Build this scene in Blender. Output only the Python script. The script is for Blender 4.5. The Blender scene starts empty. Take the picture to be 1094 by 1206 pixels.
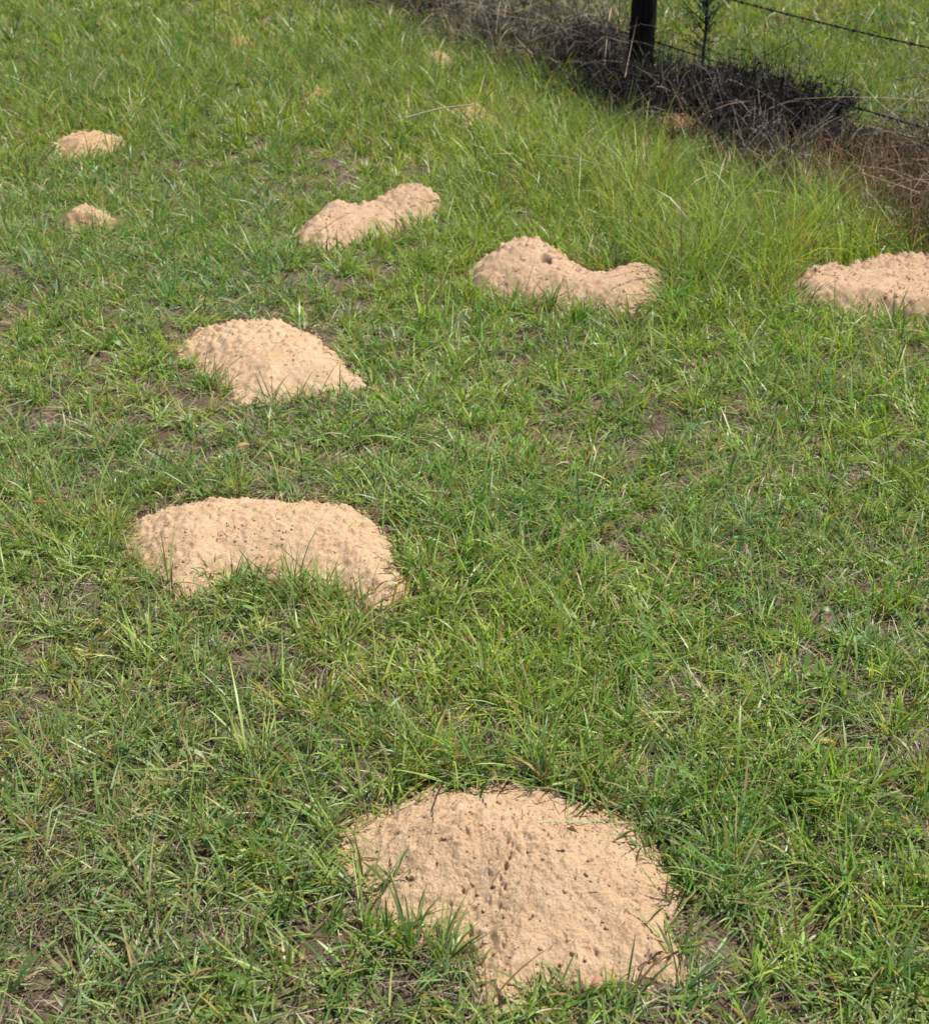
import bpy, bmesh, math, random
import numpy as np
from mathutils import Vector

R = math.radians
C = bpy.context.scene.collection
scn = bpy.context.scene
rng = np.random.default_rng(7)
random.seed(7)

# ------------------------------------------------------------------ camera, sky, sun, exposure
FPX, PW, PH = 1503.4, 1094.0, 1206.0
PITCH, CAMH = R(30.0), 1.6
cam_d = bpy.data.cameras.new('camera')
cam = bpy.data.objects.new('camera', cam_d)
C.objects.link(cam)
cam.location = (0, 0, CAMH)
cam.rotation_euler = (math.pi / 2 - PITCH, 0, 0)
cam_d.sensor_fit = 'HORIZONTAL'
cam_d.sensor_width = 36
cam_d.lens = FPX / PW * 36
cam_d.clip_start = 0.05
cam_d.clip_end = 1000
cam_d.dof.use_dof = True
cam_d.dof.focus_distance = 2.6
cam_d.dof.aperture_fstop = 9.0
scn.camera = cam

SUN_EL = R(64)
SUN_VEC = Vector((0.94 * math.cos(SUN_EL), 0.34 * math.cos(SUN_EL), math.sin(SUN_EL)))
w = bpy.data.worlds.new('World')
scn.world = w
w.use_nodes = True
nt = w.node_tree
bgn = nt.nodes['Background']
sky = nt.nodes.new('ShaderNodeTexSky')
sky.sky_type = 'NISHITA'
sky.sun_disc = False
sky.sun_elevation = SUN_EL
sky.sun_rotation = math.atan2(SUN_VEC.x, SUN_VEC.y)
nt.links.new(sky.outputs[0], bgn.inputs[0])
bgn.inputs[1].default_value = 0.075
ld = bpy.data.lights.new('sun', 'SUN')
ld.energy = 5.0
ld.angle = R(0.53)
ld.color = (1.0, 0.955, 0.88)
lo = bpy.data.objects.new('sun', ld)
lo.rotation_euler = SUN_VEC.to_track_quat('Z', 'Y').to_euler()
lo.location = (5, 3, 8)
C.objects.link(lo)
scn.view_settings.view_transform = 'Standard'
scn.view_settings.look = 'None'
scn.view_settings.gamma = 1
scn.view_settings.exposure = 0.58
scn.cycles.max_bounces = 6
scn.cycles.transparent_max_bounces = 4


def at(px, py, z=0.0):
    """ground (or height z) point seen at a pixel of the photograph"""
    u, v = (px - PW / 2) / FPX, (py - PH / 2) / FPX
    dy = math.cos(PITCH) - v * math.sin(PITCH)
    dz = -math.sin(PITCH) - v * math.cos(PITCH)
    k = (z - CAMH) / dz
    return np.array((u * k, dy * k))


# ------------------------------------------------------------------ numpy noise
def h2(ix, iy, seed):
    n = (ix.astype(np.int64) * 374761393 + iy.astype(np.int64) * 668265263 + seed * 982451653) & 0xFFFFFFFF
    n = ((n ^ (n >> 13)) * 1274126177) & 0xFFFFFFFF
    n = ((n ^ (n >> 16)) * 2246822519) & 0xFFFFFFFF
    return ((n ^ (n >> 15)) & 0xFFFFFF) / float(0x1000000)


def vn(x, y, s=0):
    ix, iy = np.floor(x), np.floor(y)
    fx, fy = x - ix, y - iy
    fx = fx * fx * (3 - 2 * fx)
    fy = fy * fy * (3 - 2 * fy)
    a, b = h2(ix, iy, s), h2(ix + 1, iy, s)
    c, d = h2(ix, iy + 1, s), h2(ix + 1, iy + 1, s)
    return (a * (1 - fx) + b * fx) * (1 - fy) + (c * (1 - fx) + d * fx) * fy


def fbm(x, y, s=0, o=4):
    r, a, t = 0, 1, 0
    for k in range(o):
        r = r + a * vn(x * 2 ** k + 17.3 * k, y * 2 ** k - 9.1 * k, s + k)
        t += a
        a *= 0.5
    return r / t


def worley(x, y, s=0):
    ix, iy = np.floor(x), np.floor(y)
    f1 = np.full(x.shape, 9.0)
    f2 = np.full(x.shape, 9.0)
    idv = np.zeros(x.shape)
    for dx in (-1, 0, 1):
        for dy in (-1, 0, 1):
            cx, cy = ix + dx, iy + dy
            px, py = cx + h2(cx, cy, s), cy + h2(cx, cy, s + 5)
            d = np.hypot(px - x, py - y)
            idn = h2(cx, cy, s + 9)
            n = d < f1
            f2 = np.where(n, f1, np.minimum(f2, d))
            idv = np.where(n, idn, idv)
            f1 = np.where(n, d, f1)
    return f1, f2, idv


def sstep(a, b, x):
    t = np.clip((x - a) / (b - a), 0, 1)
    return t * t * (3 - 2 * t)


def terrain(x, y):
    near = np.exp(-((x / 14) ** 2 + ((y - 6) / 16) ** 2))
    z = 0.030 * (fbm(x * 1.1, y * 1.1, 3, 3) - 0.5) + 0.016 * (fbm(x * 7, y * 7, 11, 3) - 0.5)
    return z * near


# ------------------------------------------------------------------ object helpers
def tag(o, label=None, cat=None, group=None, kind=None):
    if label: o['label'] = label
    if cat: o['category'] = cat
    if group: o['group'] = group
    if kind: o['kind'] = kind
    return o


def mesh_np(name, verts, quads, mat, parent=None, col=None, smooth=True, tris=None):
    me = bpy.data.meshes.new(name)
    nv = len(verts)
    me.vertices.add(nv)
    me.vertices.foreach_set('co', np.asarray(verts, np.float32).ravel())
    nq = len(quads)
    idx = np.asarray(quads, np.int32).ravel()
    per = quads.shape[1] if nq else 4
    starts = np.arange(nq, dtype=np.int32) * per
    tot = np.full(nq, per, np.int32)
    if tris is not None and len(tris):
        starts = np.concatenate([starts, nq * per + np.arange(len(tris), dtype=np.int32) * 3])
        tot = np.concatenate([tot, np.full(len(tris), 3, np.int32)])
        idx = np.concatenate([idx, np.asarray(tris, np.int32).ravel()])
    me.loops.add(len(idx))
    me.loops.foreach_set('vertex_index', idx)
    me.polygons.add(len(starts))
    me.polygons.foreach_set('loop_start', starts)
    me.polygons.foreach_set('loop_total', tot)
    me.update(calc_edges=True)
    if smooth:
        me.polygons.foreach_set('use_smooth', np.ones(len(starts), bool))
    if col is not None:
        a = me.color_attributes.new('Col', 'FLOAT_COLOR', 'POINT')
        c4 = np.ones((nv, 4), np.float32)
        c4[:, :3] = col
        a.data.foreach_set('color', c4.ravel())
    me.materials.append(mat)
    o = bpy.data.objects.new(name, me)
    C.objects.link(o)
    if parent: o.parent = parent
    return o


def empty(name, loc):
    o = bpy.data.objects.new(name, None)
    o.location = loc
    o.empty_display_size = 0.1
    C.objects.link(o)
    return o


def tube(pts, rad, n=6, cap=True):
    """verts, quads of a tapered tube through pts (world or local)"""
    pts = np.asarray(pts, float)
    rad = np.broadcast_to(np.asarray(rad, float), (len(pts),))
    t = np.gradient(pts, axis=0)
    t /= np.linalg.norm(t, axis=1)[:, None] + 1e-9
    ref = np.array((0.31, 0.2, 0.93)) if abs(t[:, 2]).mean() < 0.8 else np.array((1.0, 0.1, 0))
    s = np.cross(t, ref)
    s /= np.linalg.norm(s, axis=1)[:, None] + 1e-9
    b = np.cross(t, s)
    an = np.arange(n) / n * 2 * math.pi
    v = pts[:, None] + rad[:, None, None] * (np.cos(an)[None, :, None] * s[:, None] + np.sin(an)[None, :, None] * b[:, None])
    v = v.reshape(-1, 3)
    i = np.arange(len(pts) - 1)[:, None] * n
    j = np.arange(n)[None]
    j2 = (j + 1) % n
    q = np.stack([i + j, i + j2, i + n + j2, i + n + j], -1).reshape(-1, 4)
    return v, q


class Acc:
    def __init__(s): s.v, s.q, s.c, s.n = [], [], [], 0

    def add(s, v, q, c=(1, 1, 1)):
        s.v.append(v)
        s.q.append(q + s.n)
        c = np.asarray(c, float)
        s.c.append(np.broadcast_to(c, (len(v), 3)))
        s.n += len(v)

    def build(s, name, mat, parent=None, smooth=True):
        return mesh_np(name, np.concatenate(s.v), np.concatenate(s.q), mat, parent, np.concatenate(s.c), smooth)


def blades(P, az, L, W, lean, curl, twist, col, S=4, floor=True, prof='grass', kink=None, tipc=None):
    """strip blades for arrays of roots: returns verts, quads, colours"""
    n = len(P)
    th = lean.copy()
    pos = P.copy()
    V = np.zeros((n, S + 1, 2, 3))
    K = np.zeros((n, S + 1, 2, 3))
    ca, sa = np.cos(az), np.sin(az)
    side0 = np.stack([-sa, ca, np.zeros(n)], -1)
    for k in range(S + 1):
        u = k / S
        th = lean + curl * u ** 1.3
        tan = np.stack([ca * np.sin(th), sa * np.sin(th), np.cos(th)], -1)
        nor = np.cross(tan, side0)
        tw = twist * (0.35 + 0.65 * u)
        side = side0 * np.cos(tw)[:, None] + nor * np.sin(tw)[:, None]
        if prof == 'grass':
            wk = (0.75 + 0.6 * u) * (1 - u ** 2.6) + 0.03
        elif prof == 'leaf':
            wk = math.sin(math.pi * min(0.97, 0.08 + 0.9 * u)) + 0.04
        else:
            wk = 1 - 0.6 * u
        V[:, k, 0] = pos - side * (W * wk / 2)[:, None]
        V[:, k, 1] = pos + side * (W * wk / 2)[:, None]
        if tipc is None:
            K[:, k] = col[:, None]
        else:
            K[:, k] = (col * (1 - tipc[:, None] * u ** 2) + np.array((0.36, 0.27, 0.10)) * tipc[:, None] * u ** 2)[:, None]
        pos = pos + tan * (L / S)[:, None]
        if floor:
            g = terrain(pos[:, 0], pos[:, 1]) + 0.002 + 0.012 * ((np.arange(n) * 0.618) % 1)
            pos[:, 2] = np.maximum(pos[:, 2], g)
    V = V.reshape(-1, 3)
    K = K.reshape(-1, 3)
    b = (np.arange(n) * (S + 1) * 2)[:, None]
    k = (np.arange(S) * 2)[None]
    q = np.stack([b + k, b + k + 1, b + k + 3, b + k + 2], -1).reshape(-1, 4)
    return V, q, K


# ------------------------------------------------------------------ materials
def mat_new(name):
    m = bpy.data.materials.new(name)
    m.use_nodes = True
    return m, m.node_tree, m.node_tree.nodes['Principled BSDF']


def leaf_mat(name, trans=0.40, rough=0.42, spec=0.44, tcol=(1.10, 1.30, 0.50)):
    m, t, p = mat_new(name)
    a = t.nodes.new('ShaderNodeAttribute')
    a.attribute_name = 'Col'
    t.links.new(a.outputs['Color'], p.inputs['Base Color'])
    p.inputs['Roughness'].default_value = rough
    p.inputs['Specular IOR Level'].default_value = spec
    if trans > 0:
        tr = t.nodes.new('ShaderNodeBsdfTranslucent')
        mu = t.nodes.new('ShaderNodeMix')
        mu.data_type = 'RGBA'
        mu.blend_type = 'MULTIPLY'
        mu.inputs['Factor'].default_value = 1
        t.links.new(a.outputs['Color'], mu.inputs[6])
        mu.inputs[7].default_value = (*tcol, 1)
        t.links.new(mu.outputs[2], tr.inputs['Color'])
        mx = t.nodes.new('ShaderNodeMixShader')
        mx.inputs[0].default_value = trans
        t.links.new(p.outputs[0], mx.inputs[1])
        t.links.new(tr.outputs[0], mx.inputs[2])
        t.links.new(mx.outputs[0], t.nodes['Material Output'].inputs[0])
    return m


def ramp(t, fac, stops):
    r = t.nodes.new('ShaderNodeValToRGB')
    e = r.color_ramp.elements
    while len(e) < len(stops): e.new(0.5)
    for k, (p, c) in enumerate(stops):
        e[k].position = p
        e[k].color = (*c, 1)
    t.links.new(fac, r.inputs[0])
    return r.outputs[0]


def noise(t, scale, det=6, rough=0.6):
    co = t.nodes.new('ShaderNodeNewGeometry')
    n = t.nodes.new('ShaderNodeTexNoise')
    n.inputs['Scale'].default_value = scale
    n.inputs['Detail'].default_value = det
    n.inputs['Roughness'].default_value = rough
    t.links.new(co.outputs['Position'], n.inputs['Vector'])
    return n.outputs[0]


def mixc(t, f, a, b, mode='MIX'):
    m = t.nodes.new('ShaderNodeMix')
    m.data_type = 'RGBA'
    m.blend_type = mode
    for s, v in ((0, f), (6, a), (7, b)):
        if isinstance(v, (int, float)): m.inputs[s].default_value = v
        elif isinstance(v, tuple): m.inputs[s].default_value = (*v, 1)
        else: t.links.new(v, m.inputs[s])
    return m.outputs[2]


def bump(t, p, h, dist, strength=1):
    b = t.nodes.new('ShaderNodeBump')
    b.inputs['Distance'].default_value = dist
    b.inputs['Strength'].default_value = strength
    t.links.new(h, b.inputs['Height'])
    t.links.new(b.outputs[0], p.inputs['Normal'])


def soil_mat():
    m, t, p = mat_new('soil')
    c1 = ramp(t, noise(t, 9, 8), [(0.3, (0.09, 0.068, 0.05)), (0.5, (0.16, 0.122, 0.09)), (0.72, (0.27, 0.21, 0.155))])
    c2 = ramp(t, noise(t, 160, 4), [(0.35, (0.55, 0.53, 0.5)), (0.65, (1.25, 1.2, 1.12))])
    t.links.new(mixc(t, 1.0, c1, c2, 'MULTIPLY'), p.inputs['Base Color'])
    p.inputs['Roughness'].default_value = 1
    p.inputs['Specular IOR Level'].default_value = 0.1
    bump(t, p, noise(t, 120, 6, 0.7), 0.012)
    return m


def sand_mat(name, tint):
    m, t, p = mat_new(name)
    base = tuple(tint)
    dk = tuple(c * k for c, k in zip(tint, (0.93, 0.90, 0.86)))
    lt = tuple(min(1, c * k) for c, k in zip(tint, (1.06, 1.08, 1.12)))
    c1 = ramp(t, noise(t, 14, 5), [(0.34, dk), (0.52, base), (0.7, lt)])
    c2 = ramp(t, noise(t, 420, 3), [(0.33, (0.80, 0.76, 0.72)), (0.5, (1, 1, 1)), (0.7, (1.06, 1.06, 1.06))])
    c3 = ramp(t, noise(t, 95, 3, 0.5), [(0.30, (0.84, 0.80, 0.75)), (0.40, (1, 1, 1))])
    c = mixc(t, 1.0, c1, c2, 'MULTIPLY')
    c = mixc(t, 0.8, c, c3, 'MULTIPLY')
    t.links.new(c, p.inputs['Base Color'])
    p.inputs['Roughness'].default_value = 1
    p.inputs['Specular IOR Level'].default_value = 0.05
    bump(t, p, noise(t, 230, 6, 0.75), 0.0045)
    return m


def wood_mat():
    m, t, p = mat_new('weathered_wood')
    co = t.nodes.new('ShaderNodeTexCoord')
    mp = t.nodes.new('ShaderNodeMapping')
    mp.inputs['Scale'].default_value = (40, 40, 3)
    t.links.new(co.outputs['Object'], mp.inputs[0])
    n = t.nodes.new('ShaderNodeTexNoise')
    n.inputs['Scale'].default_value = 1
    n.inputs['Detail'].default_value = 8
    t.links.new(mp.outputs[0], n.inputs['Vector'])
    t.links.new(ramp(t, n.outputs[0], [(0.3, (0.004, 0.0035, 0.003)), (0.7, (0.018, 0.014, 0.012))]), p.inputs['Base Color'])
    p.inputs['Roughness'].default_value = 0.95
    p.inputs['Specular IOR Level'].default_value = 0.15
    bump(t, p, n.outputs[0], 0.008)
    return m


M_GRASS = leaf_mat('grass_blade')
M_DRY = leaf_mat('dry_blade', 0.25, 0.8, 0.2, (1.1, 1.0, 0.8))
M_TWIG = leaf_mat('dead_twig', 0.0, 0.9, 0.15)
M_SOIL = soil_mat()
M_SAND = {k: sand_mat('sand_' + k, c) for k, c in dict(
    pale=(0.525, 0.368, 0.232), warm=(0.47, 0.315, 0.185), pink=(0.475, 0.325, 0.212), orange=(0.40, 0.25, 0.13)).items()}
M_WOOD = wood_mat()
M_WIRE, _t, _p = mat_new('rusty_wire')
_p.inputs['Base Color'].default_value = (0.022, 0.018, 0.016, 1)
_p.inputs['Metallic'].default_value = 0.4
_p.inputs['Roughness'].default_value = 0.7

# ------------------------------------------------------------------ ground sheet
def axis(a, b, step, far):
    core = np.arange(a, b + step / 2, step)
    up, s, x = [], step, b
    while x < far:
        s *= 1.25
        x += s
        up.append(x)
    dn, s, x = [], step, a
    while x > -far:
        s *= 1.25
        x -= s
        dn.append(x)
    return np.concatenate([dn[::-1], core, up])


def grid_faces(ny, nx):
    i = np.arange(ny - 1)[:, None] * nx
    j = np.arange(nx - 1)[None]
    return np.stack([i + j, i + j + 1, i + nx + j + 1, i + nx + j], -1).reshape(-1, 4)


gx, gy = axis(-6, 6, 0.03, 260), axis(0.1, 13, 0.03, 260)
GX, GY = np.meshgrid(gx, gy)
GZ = terrain(GX, GY) + 0.006 * (fbm(GX * 30, GY * 30, 60, 2) - 0.5)
g = mesh_np('ground', np.stack([GX, GY, GZ], -1).reshape(-1, 3), grid_faces(len(gy), len(gx)), M_SOIL)
tag(g, 'flat pasture soil under the grass', 'ground', kind='structure')

# ------------------------------------------------------------------ mounds
# outline in photo pixels: (x, y, lift) lift = fraction of height at which that outline point is seen
MOUNDS = [
    dict(o=[(396, 1012), (405, 972), (432, 950), (470, 938), (520, 924), (570, 921), (620, 923), (662, 930), (692, 943),
            (740, 965), (770, 990), (800, 1020), (810, 1060), (806, 1090), (814, 1140), (796, 1160), (750, 1158),
            (715, 1150), (690, 1172), (655, 1160), (625, 1172), (600, 1200), (575, 1198), (556, 1180), (560, 1140),
            (556, 1118), (530, 1108), (500, 1104), (470, 1108), (440, 1098), (428, 1062), (412, 1040)],
         H=0.068, D=0.20, back=0.0, s='pale', crack=True,
         label='large pale sand mound in the foreground with a crack down its middle'),
    dict(o=[(144, 648), (160, 616), (190, 598), (225, 592), (262, 585), (300, 590), (350, 592), (420, 599), (450, 618),
            (474, 640), (478, 672), (490, 708), (440, 720), (405, 706), (385, 692), (350, 686), (310, 680), (280, 680),
            (262, 688), (250, 697), (200, 708), (185, 692), (165, 668)],
         H=0.056, D=0.16, back=0.01, s='pale',
         label='wide kidney-shaped pale sand mound with green grass growing into its front edge'),
    dict(o=[(206, 412), (225, 392), (275, 381), (345, 381), (376, 398), (408, 424), (440, 455), (400, 464), (352, 467),
            (335, 478), (282, 476), (262, 455), (232, 438)],
         H=0.060, D=0.17, back=0.0, s='pale',
         label='smooth domed sand mound with a thin tail running down to the right'),
    dict(o=[(346, 276), (370, 258), (395, 246), (420, 251), (440, 246), (464, 234), (500, 234), (530, 248), (512, 262),
            (460, 282), (415, 294), (378, 304), (354, 294)],
         H=0.068, D=0.10, back=0.0, s='pink', bumps=[(398, 262, 0.022, 0.05), (484, 250, 0.028, 0.16)],
         label='lumpy two-peaked sand mound whose left end carries a small knob'),
    dict(o=[(540, 332), (565, 315), (595, 300), (632, 296), (662, 310), (698, 328), (722, 325), (755, 320), (788, 332),
            (785, 355), (745, 376), (700, 368), (640, 360), (600, 352), (558, 343)],
         H=0.075, D=0.13, back=0.0, s='pink', bumps=[(600, 322, 0.028, 0.13), (640, 318, 0.036, 0.16), (755, 345, 0.008, 0.12)],
         label='double sand mound, high left hump with a dark hole, low right hump'),
    dict(o=[(918, 354), (930, 336), (960, 324), (985, 326), (1025, 316), (1100, 316), (1170, 318), (1215, 332), (1235, 352),
            (1200, 376), (1140, 386), (1080, 385), (1000, 380), (950, 374)],
         H=0.085, D=0.10, back=0.0, s='pink',
         label='broad orange-tan sand mound beside the brown brush, cut by the right edge of the photo'),
    dict(o=[(58, 174), (80, 164), (112, 161), (145, 166), (156, 176), (118, 187), (78, 188)],
         H=0.060, D=0.12, back=0.0, s='warm',
         label='small flat sand mound farther up on the left, wider than the one nearer it'),
    dict(o=[(66, 264), (88, 253), (118, 253), (142, 264), (120, 273), (80, 273)],
         H=0.065, D=0.08, back=0.0, s='warm',
         label='tiny crumbly sand mound on the left, smallest fresh heap in the open grass'),
    dict(o=[(350, 120), (365, 112), (382, 112), (394, 120), (376, 127), (358, 127)],
         H=0.07, D=0.08, back=0.0, s='orange',
         grown=True,
         label='small orange soil heap half hidden by grass above the two-peaked mound'),
    dict(o=[(520, 140), (545, 128), (575, 130), (592, 142), (565, 160), (535, 160)],
         H=0.06, D=0.12, back=0.0, s='warm',
         grown=True,
         label='faint sandy patch at the right end of the long pale straw'),
    dict(o=[(492, 80), (505, 74), (530, 75), (542, 82), (520, 88), (500, 88)],
         H=0.09, D=0.10, back=0.0, s='warm',
         grown=True,
         label='little whitish heap just below the grey dead brush'),
    dict(o=[(255, 60), (272, 54), (300, 54), (306, 60), (280, 66), (262, 66)],
         H=0.09, D=0.10, back=0.0, s='orange',
         grown=True,
         label='faint brown heap low in the grass, farthest on the left'),
    dict(o=[(756, 152), (775, 144), (805, 146), (838, 155), (835, 165), (800, 166), (770, 160)],
         H=0.07, D=0.10, back=0.0, s='orange',
         grown=True,
         label='orange sand heap in front of the fence post at the edge of the dark brush'),
]


def sdist(x, y, poly):
    """signed distance, positive inside"""
    d = np.full(x.shape, 1e9)
    inside = np.zeros(x.shape, bool)
    n = len(poly)
    for i in range(n):
        ax, ay = poly[i]
        bx, by = poly[(i + 1) % n]
        ex, ey = bx - ax, by - ay
        tt = np.clip(((x - ax) * ex + (y - ay) * ey) / (ex * ex + ey * ey + 1e-12), 0, 1)
        d = np.minimum(d, np.hypot(x - ax - tt * ex, y - ay - tt * ey))
        c = ((ay > y) != (by > y)) & (x < (bx - ax) * (y - ay) / (by - ay + 1e-12) + ax)
        inside ^= c
    return np.where(inside, d, -d)


def edge_wobble(x, y):
    return 0.045 * (fbm(x * 14, y * 14, 21, 3) - 0.5) + 0.016 * (vn(x * 70, y * 70, 25) - 0.5) + 0.003


def mound_d(m, x, y):
    return sdist(x, y, m['poly']) + edge_wobble(x, y)


def mound_h(m, x, y, d):
    t = np.clip(d / m['Dm'], 0, 1)
    h = m['H'] * (1 - (1 - t) ** 1.35) * (0.80 + 0.20 * sstep(0, 0.35, t))
    for (bx, by, bh, br) in m.get('bw', []):
        h = h + bh * np.exp(-(((x - bx) ** 2 + (y - by) ** 2) / br ** 2) * 1.2) * sstep(0, 0.05, d)
    h = h * (0.88 + 0.24 * fbm(x * 6, y * 6, 31, 2))
    return h - 0.004


for m in MOUNDS:
    pts = [at(px, py) for px, py in m['o']]
    cen = np.mean(pts, axis=0)
    poly = []
    for p in pts:
        q = p.copy()
        if p[1] > cen[1]:
            q[1] += m['back']
        poly.append(q)
    m['poly'] = poly
    m['cen'] = cen
    P = np.array(poly)
    xs, ys = np.meshgrid(np.linspace(P[:, 0].min(), P[:, 0].max(), 40), np.linspace(P[:, 1].min(), P[:, 1].max(), 40))
    m['Dm'] = min(m['D'], max(0.03, sdist(xs, ys, poly).max()) * 0.98)
    m['bw'] = [(*at(bx, by), bh, br) for bx, by, bh, br in m.get('bumps', [])]
    m['bb'] = (P[:, 0].min() - 0.05, P[:, 0].max() + 0.05, P[:, 1].min() - 0.05, P[:, 1].max() + 0.05)


_b = bmesh.new()
bmesh.ops.create_icosphere(_b, subdivisions=1, radius=1)
ICO = (np.array([v.co[:] for v in _b.verts]), np.array([[v.index for v in f.verts] for f in _b.faces]))
_b.free()


def build_mound(m, k):
    x0, x1, y0, y1 = m['bb']
    depth = m['cen'][1]
    step = max(0.0016, 0.0011 * depth)
    X, Y = np.meshgrid(np.arange(x0, x1, step), np.arange(y0, y1, step))
    d = mound_d(m, X, Y)
    h = mound_h(m, X, Y, d)
    ins = sstep(0.0, 0.03, d)
    # crumbs and clods
    big = sstep(2.6, 4.5, depth * np.ones(1))[0]
    b1, b2, bi = worley(X * 36 + 0.7 * vn(X * 40, Y * 40, 43), Y * 36 + 0.7 * vn(X * 40, Y * 40, 44), 81 + k)
    crest = sstep(m['cen'][1] - 0.01, m['cen'][1] + 0.06, Y)
    h += ins * np.maximum(0, 0.55 - b1) * (bi > 0.4) * (0.003 + 0.016 * big * crest + 0.010 * crest)
    h += ins * big * 0.016 * (fbm(X * 13, Y * 13, 83 + k, 3) - 0.5)
    wx, wy = X + 0.01 * vn(X * 60, Y * 60, 41), Y + 0.01 * vn(X * 60, Y * 60, 42)
    f1, f2, iv = worley(wx * 46, wy * 46, 50 + k)
    rough = sstep(0.35, 0.65, fbm(X * 7, Y * 7, 77 + k, 2))
    clod = np.maximum(0, 0.52 - f1) * (iv > 0.35) * (0.5 + iv)
    h += ins * clod * 0.0075 * (0.25 + 0.9 * rough) * np.where(d < 0.06, 1.5, 1)
    g1, g2, ig = worley(wx * 95, wy * 95, 70 + k)
    h += ins * np.maximum(0, 0.5 - g1) * (ig > 0.3) * 0.0042 * (0.35 + 0.8 * rough)
    h += ins * 0.0045 * (fbm(X * 36, Y * 36, 90 + k, 4) - 0.5)
    q1, q2, iq = worley(wx * 190, wy * 190, 72 + k)
    h += ins * np.maximum(0, 0.55 - q1) * (iq > 0.35) * 0.0042
    h -= ins * 0.0022 * (vn(X * 420, Y * 420, 99 + k) ** 2)
    # pits, cracks between crumbs
    pitn = fbm(X * 75, Y * 75, 120 + k, 3)
    far_k = 1.0 if depth < 2.6 else 0.6
    ridge = np.abs(fbm(X * 34 + 3, Y * 34, 140 + k, 3) - 0.5)
    h -= far_k * ins * 0.004 * sstep(0.78, 0.86, pitn)
    h -= ins * 0.007 * sstep(0.010, 0.0, ridge) * sstep(0.52, 0.62, fbm(X * 11, Y * 11, 150 + k, 2))
    rr = np.random.default_rng(300 + k)
    npit = int(170 * (x1 - x0) * (y1 - y0) * (1 if depth > 3 else 2.0))
    for _ in range(npit):
        cx, cy = rr.uniform(x0, x1), rr.uniform(y0, y1)
        a = rr.normal(2.2, 0.6)
        L, Wd = rr.uniform(0.002, 0.008), rr.uniform(0.0014, 0.0024) * max(1, depth / 2.6)
        sl = (slice(max(0, int((cy - y0 - 0.03) / step)), int((cy - y0 + 0.03) / step) + 1),
              slice(max(0, int((cx - x0 - 0.03) / step)), int((cx - x0 + 0.03) / step) + 1))
        dx, dy = X[sl] - cx, Y[sl] - cy
        u = dx * math.cos(a) + dy * math.sin(a)
        v = -dx * math.sin(a) + dy * math.cos(a) + 40 * u * u * (rr.random() - 0.5)
        h[sl] -= rr.uniform(0.004, 0.011) * np.exp(-(u / L) ** 2 - (v / Wd) ** 2) * ins[sl]
    if m.get('crack'):
        line = [(606, 952), (607, 975), (604, 992), (596, 1010), (592, 1030), (588, 1048)]
        for px, py in line_dense(line, 34):
            c = at(px + rr.normal(0, 2.0), py, 0.07)
            h -= rr.uniform(0.004, 0.013) * np.exp(-((X - c[0]) / 0.0026) ** 2 - ((Y - c[1]) / 0.004) ** 2) * (rr.random() > 0.35)
    if k == 4:
        c = at(643, 303, 0.095)
        h -= 0.06 * np.exp(-((X - c[0]) / 0.016) ** 4 - ((Y - c[1]) / 0.020) ** 4)
    Z = terrain(X, Y) + np.where(d > 0, h, -0.004 + np.maximum(d, -0.03) * 0.6)
    keep = d > -0.022
    fk = keep[:-1, :-1] & keep[1:, :-1] & keep[:-1, 1:] & keep[1:, 1:]
    F = grid_faces(*X.shape)[fk.ravel()]
    use = np.zeros(X.size, bool)
    use[F.ravel()] = True
    mp = np.cumsum(use) - 1
    loc = Vector((m['cen'][0], m['cen'][1], 0))
    V = np.stack([X, Y, Z], -1).reshape(-1, 3)[use] - np.array(loc)
    o = mesh_np('sand_mound', V, mp[F], M_SAND[m['s']])
    o.location = loc
    tag(o, m['label'], 'sand mound', 'sandy gopher mounds scattered in the grass')
    # loose clods; thin dark strips as root bits and as shade in tiny cracks
    n = int(9000 * (x1 - x0 + 0.06) * (y1 - y0 + 0.06))
    px, py = rr.uniform(x0 - 0.03, x1 + 0.03, n), rr.uniform(y0 - 0.03, y1 + 0.03, n)
    dd = mound_d(m, px, py)
    ok = (dd > -0.055) & (rr.random(n) < np.where(dd < 0.03, np.where(dd > 0, 0.9, np.exp(np.minimum(dd, 0) / 0.03)), 0.35))
    px, py, dd = px[ok], py[ok], dd[ok]
    pz = terrain(px, py) + np.maximum(0, mound_h(m, px, py, dd)) + 0.001
    n = len(px)
    if n:
        s = (rr.gamma(1.5, 0.0007, n) + 0.0009) * np.where(dd < 0.03, 1.45, 1.0)
        base, tri = ICO
        V = base[None] * (s[:, None, None] * rr.uniform(0.72, 1.2, (n, 12, 1)) * rr.uniform(0.7, 1.2, (n, 1, 3)))
        an = rr.uniform(0, 6.28, n)
        c, si = np.cos(an)[:, None], np.sin(an)[:, None]
        V = np.stack([V[..., 0] * c - V[..., 1] * si, V[..., 0] * si + V[..., 1] * c, V[..., 2]], -1)
        V += np.stack([px, py, pz], -1)[:, None] - np.array(loc)
        T = (tri[None] + (np.arange(n) * 12)[:, None, None]).reshape(-1, 3)
        cl = mesh_np('loose_clods', V.reshape(-1, 3), T, M_SAND[m['s']], o, smooth=False)
        tag(cl, kind='stuff')
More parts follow.
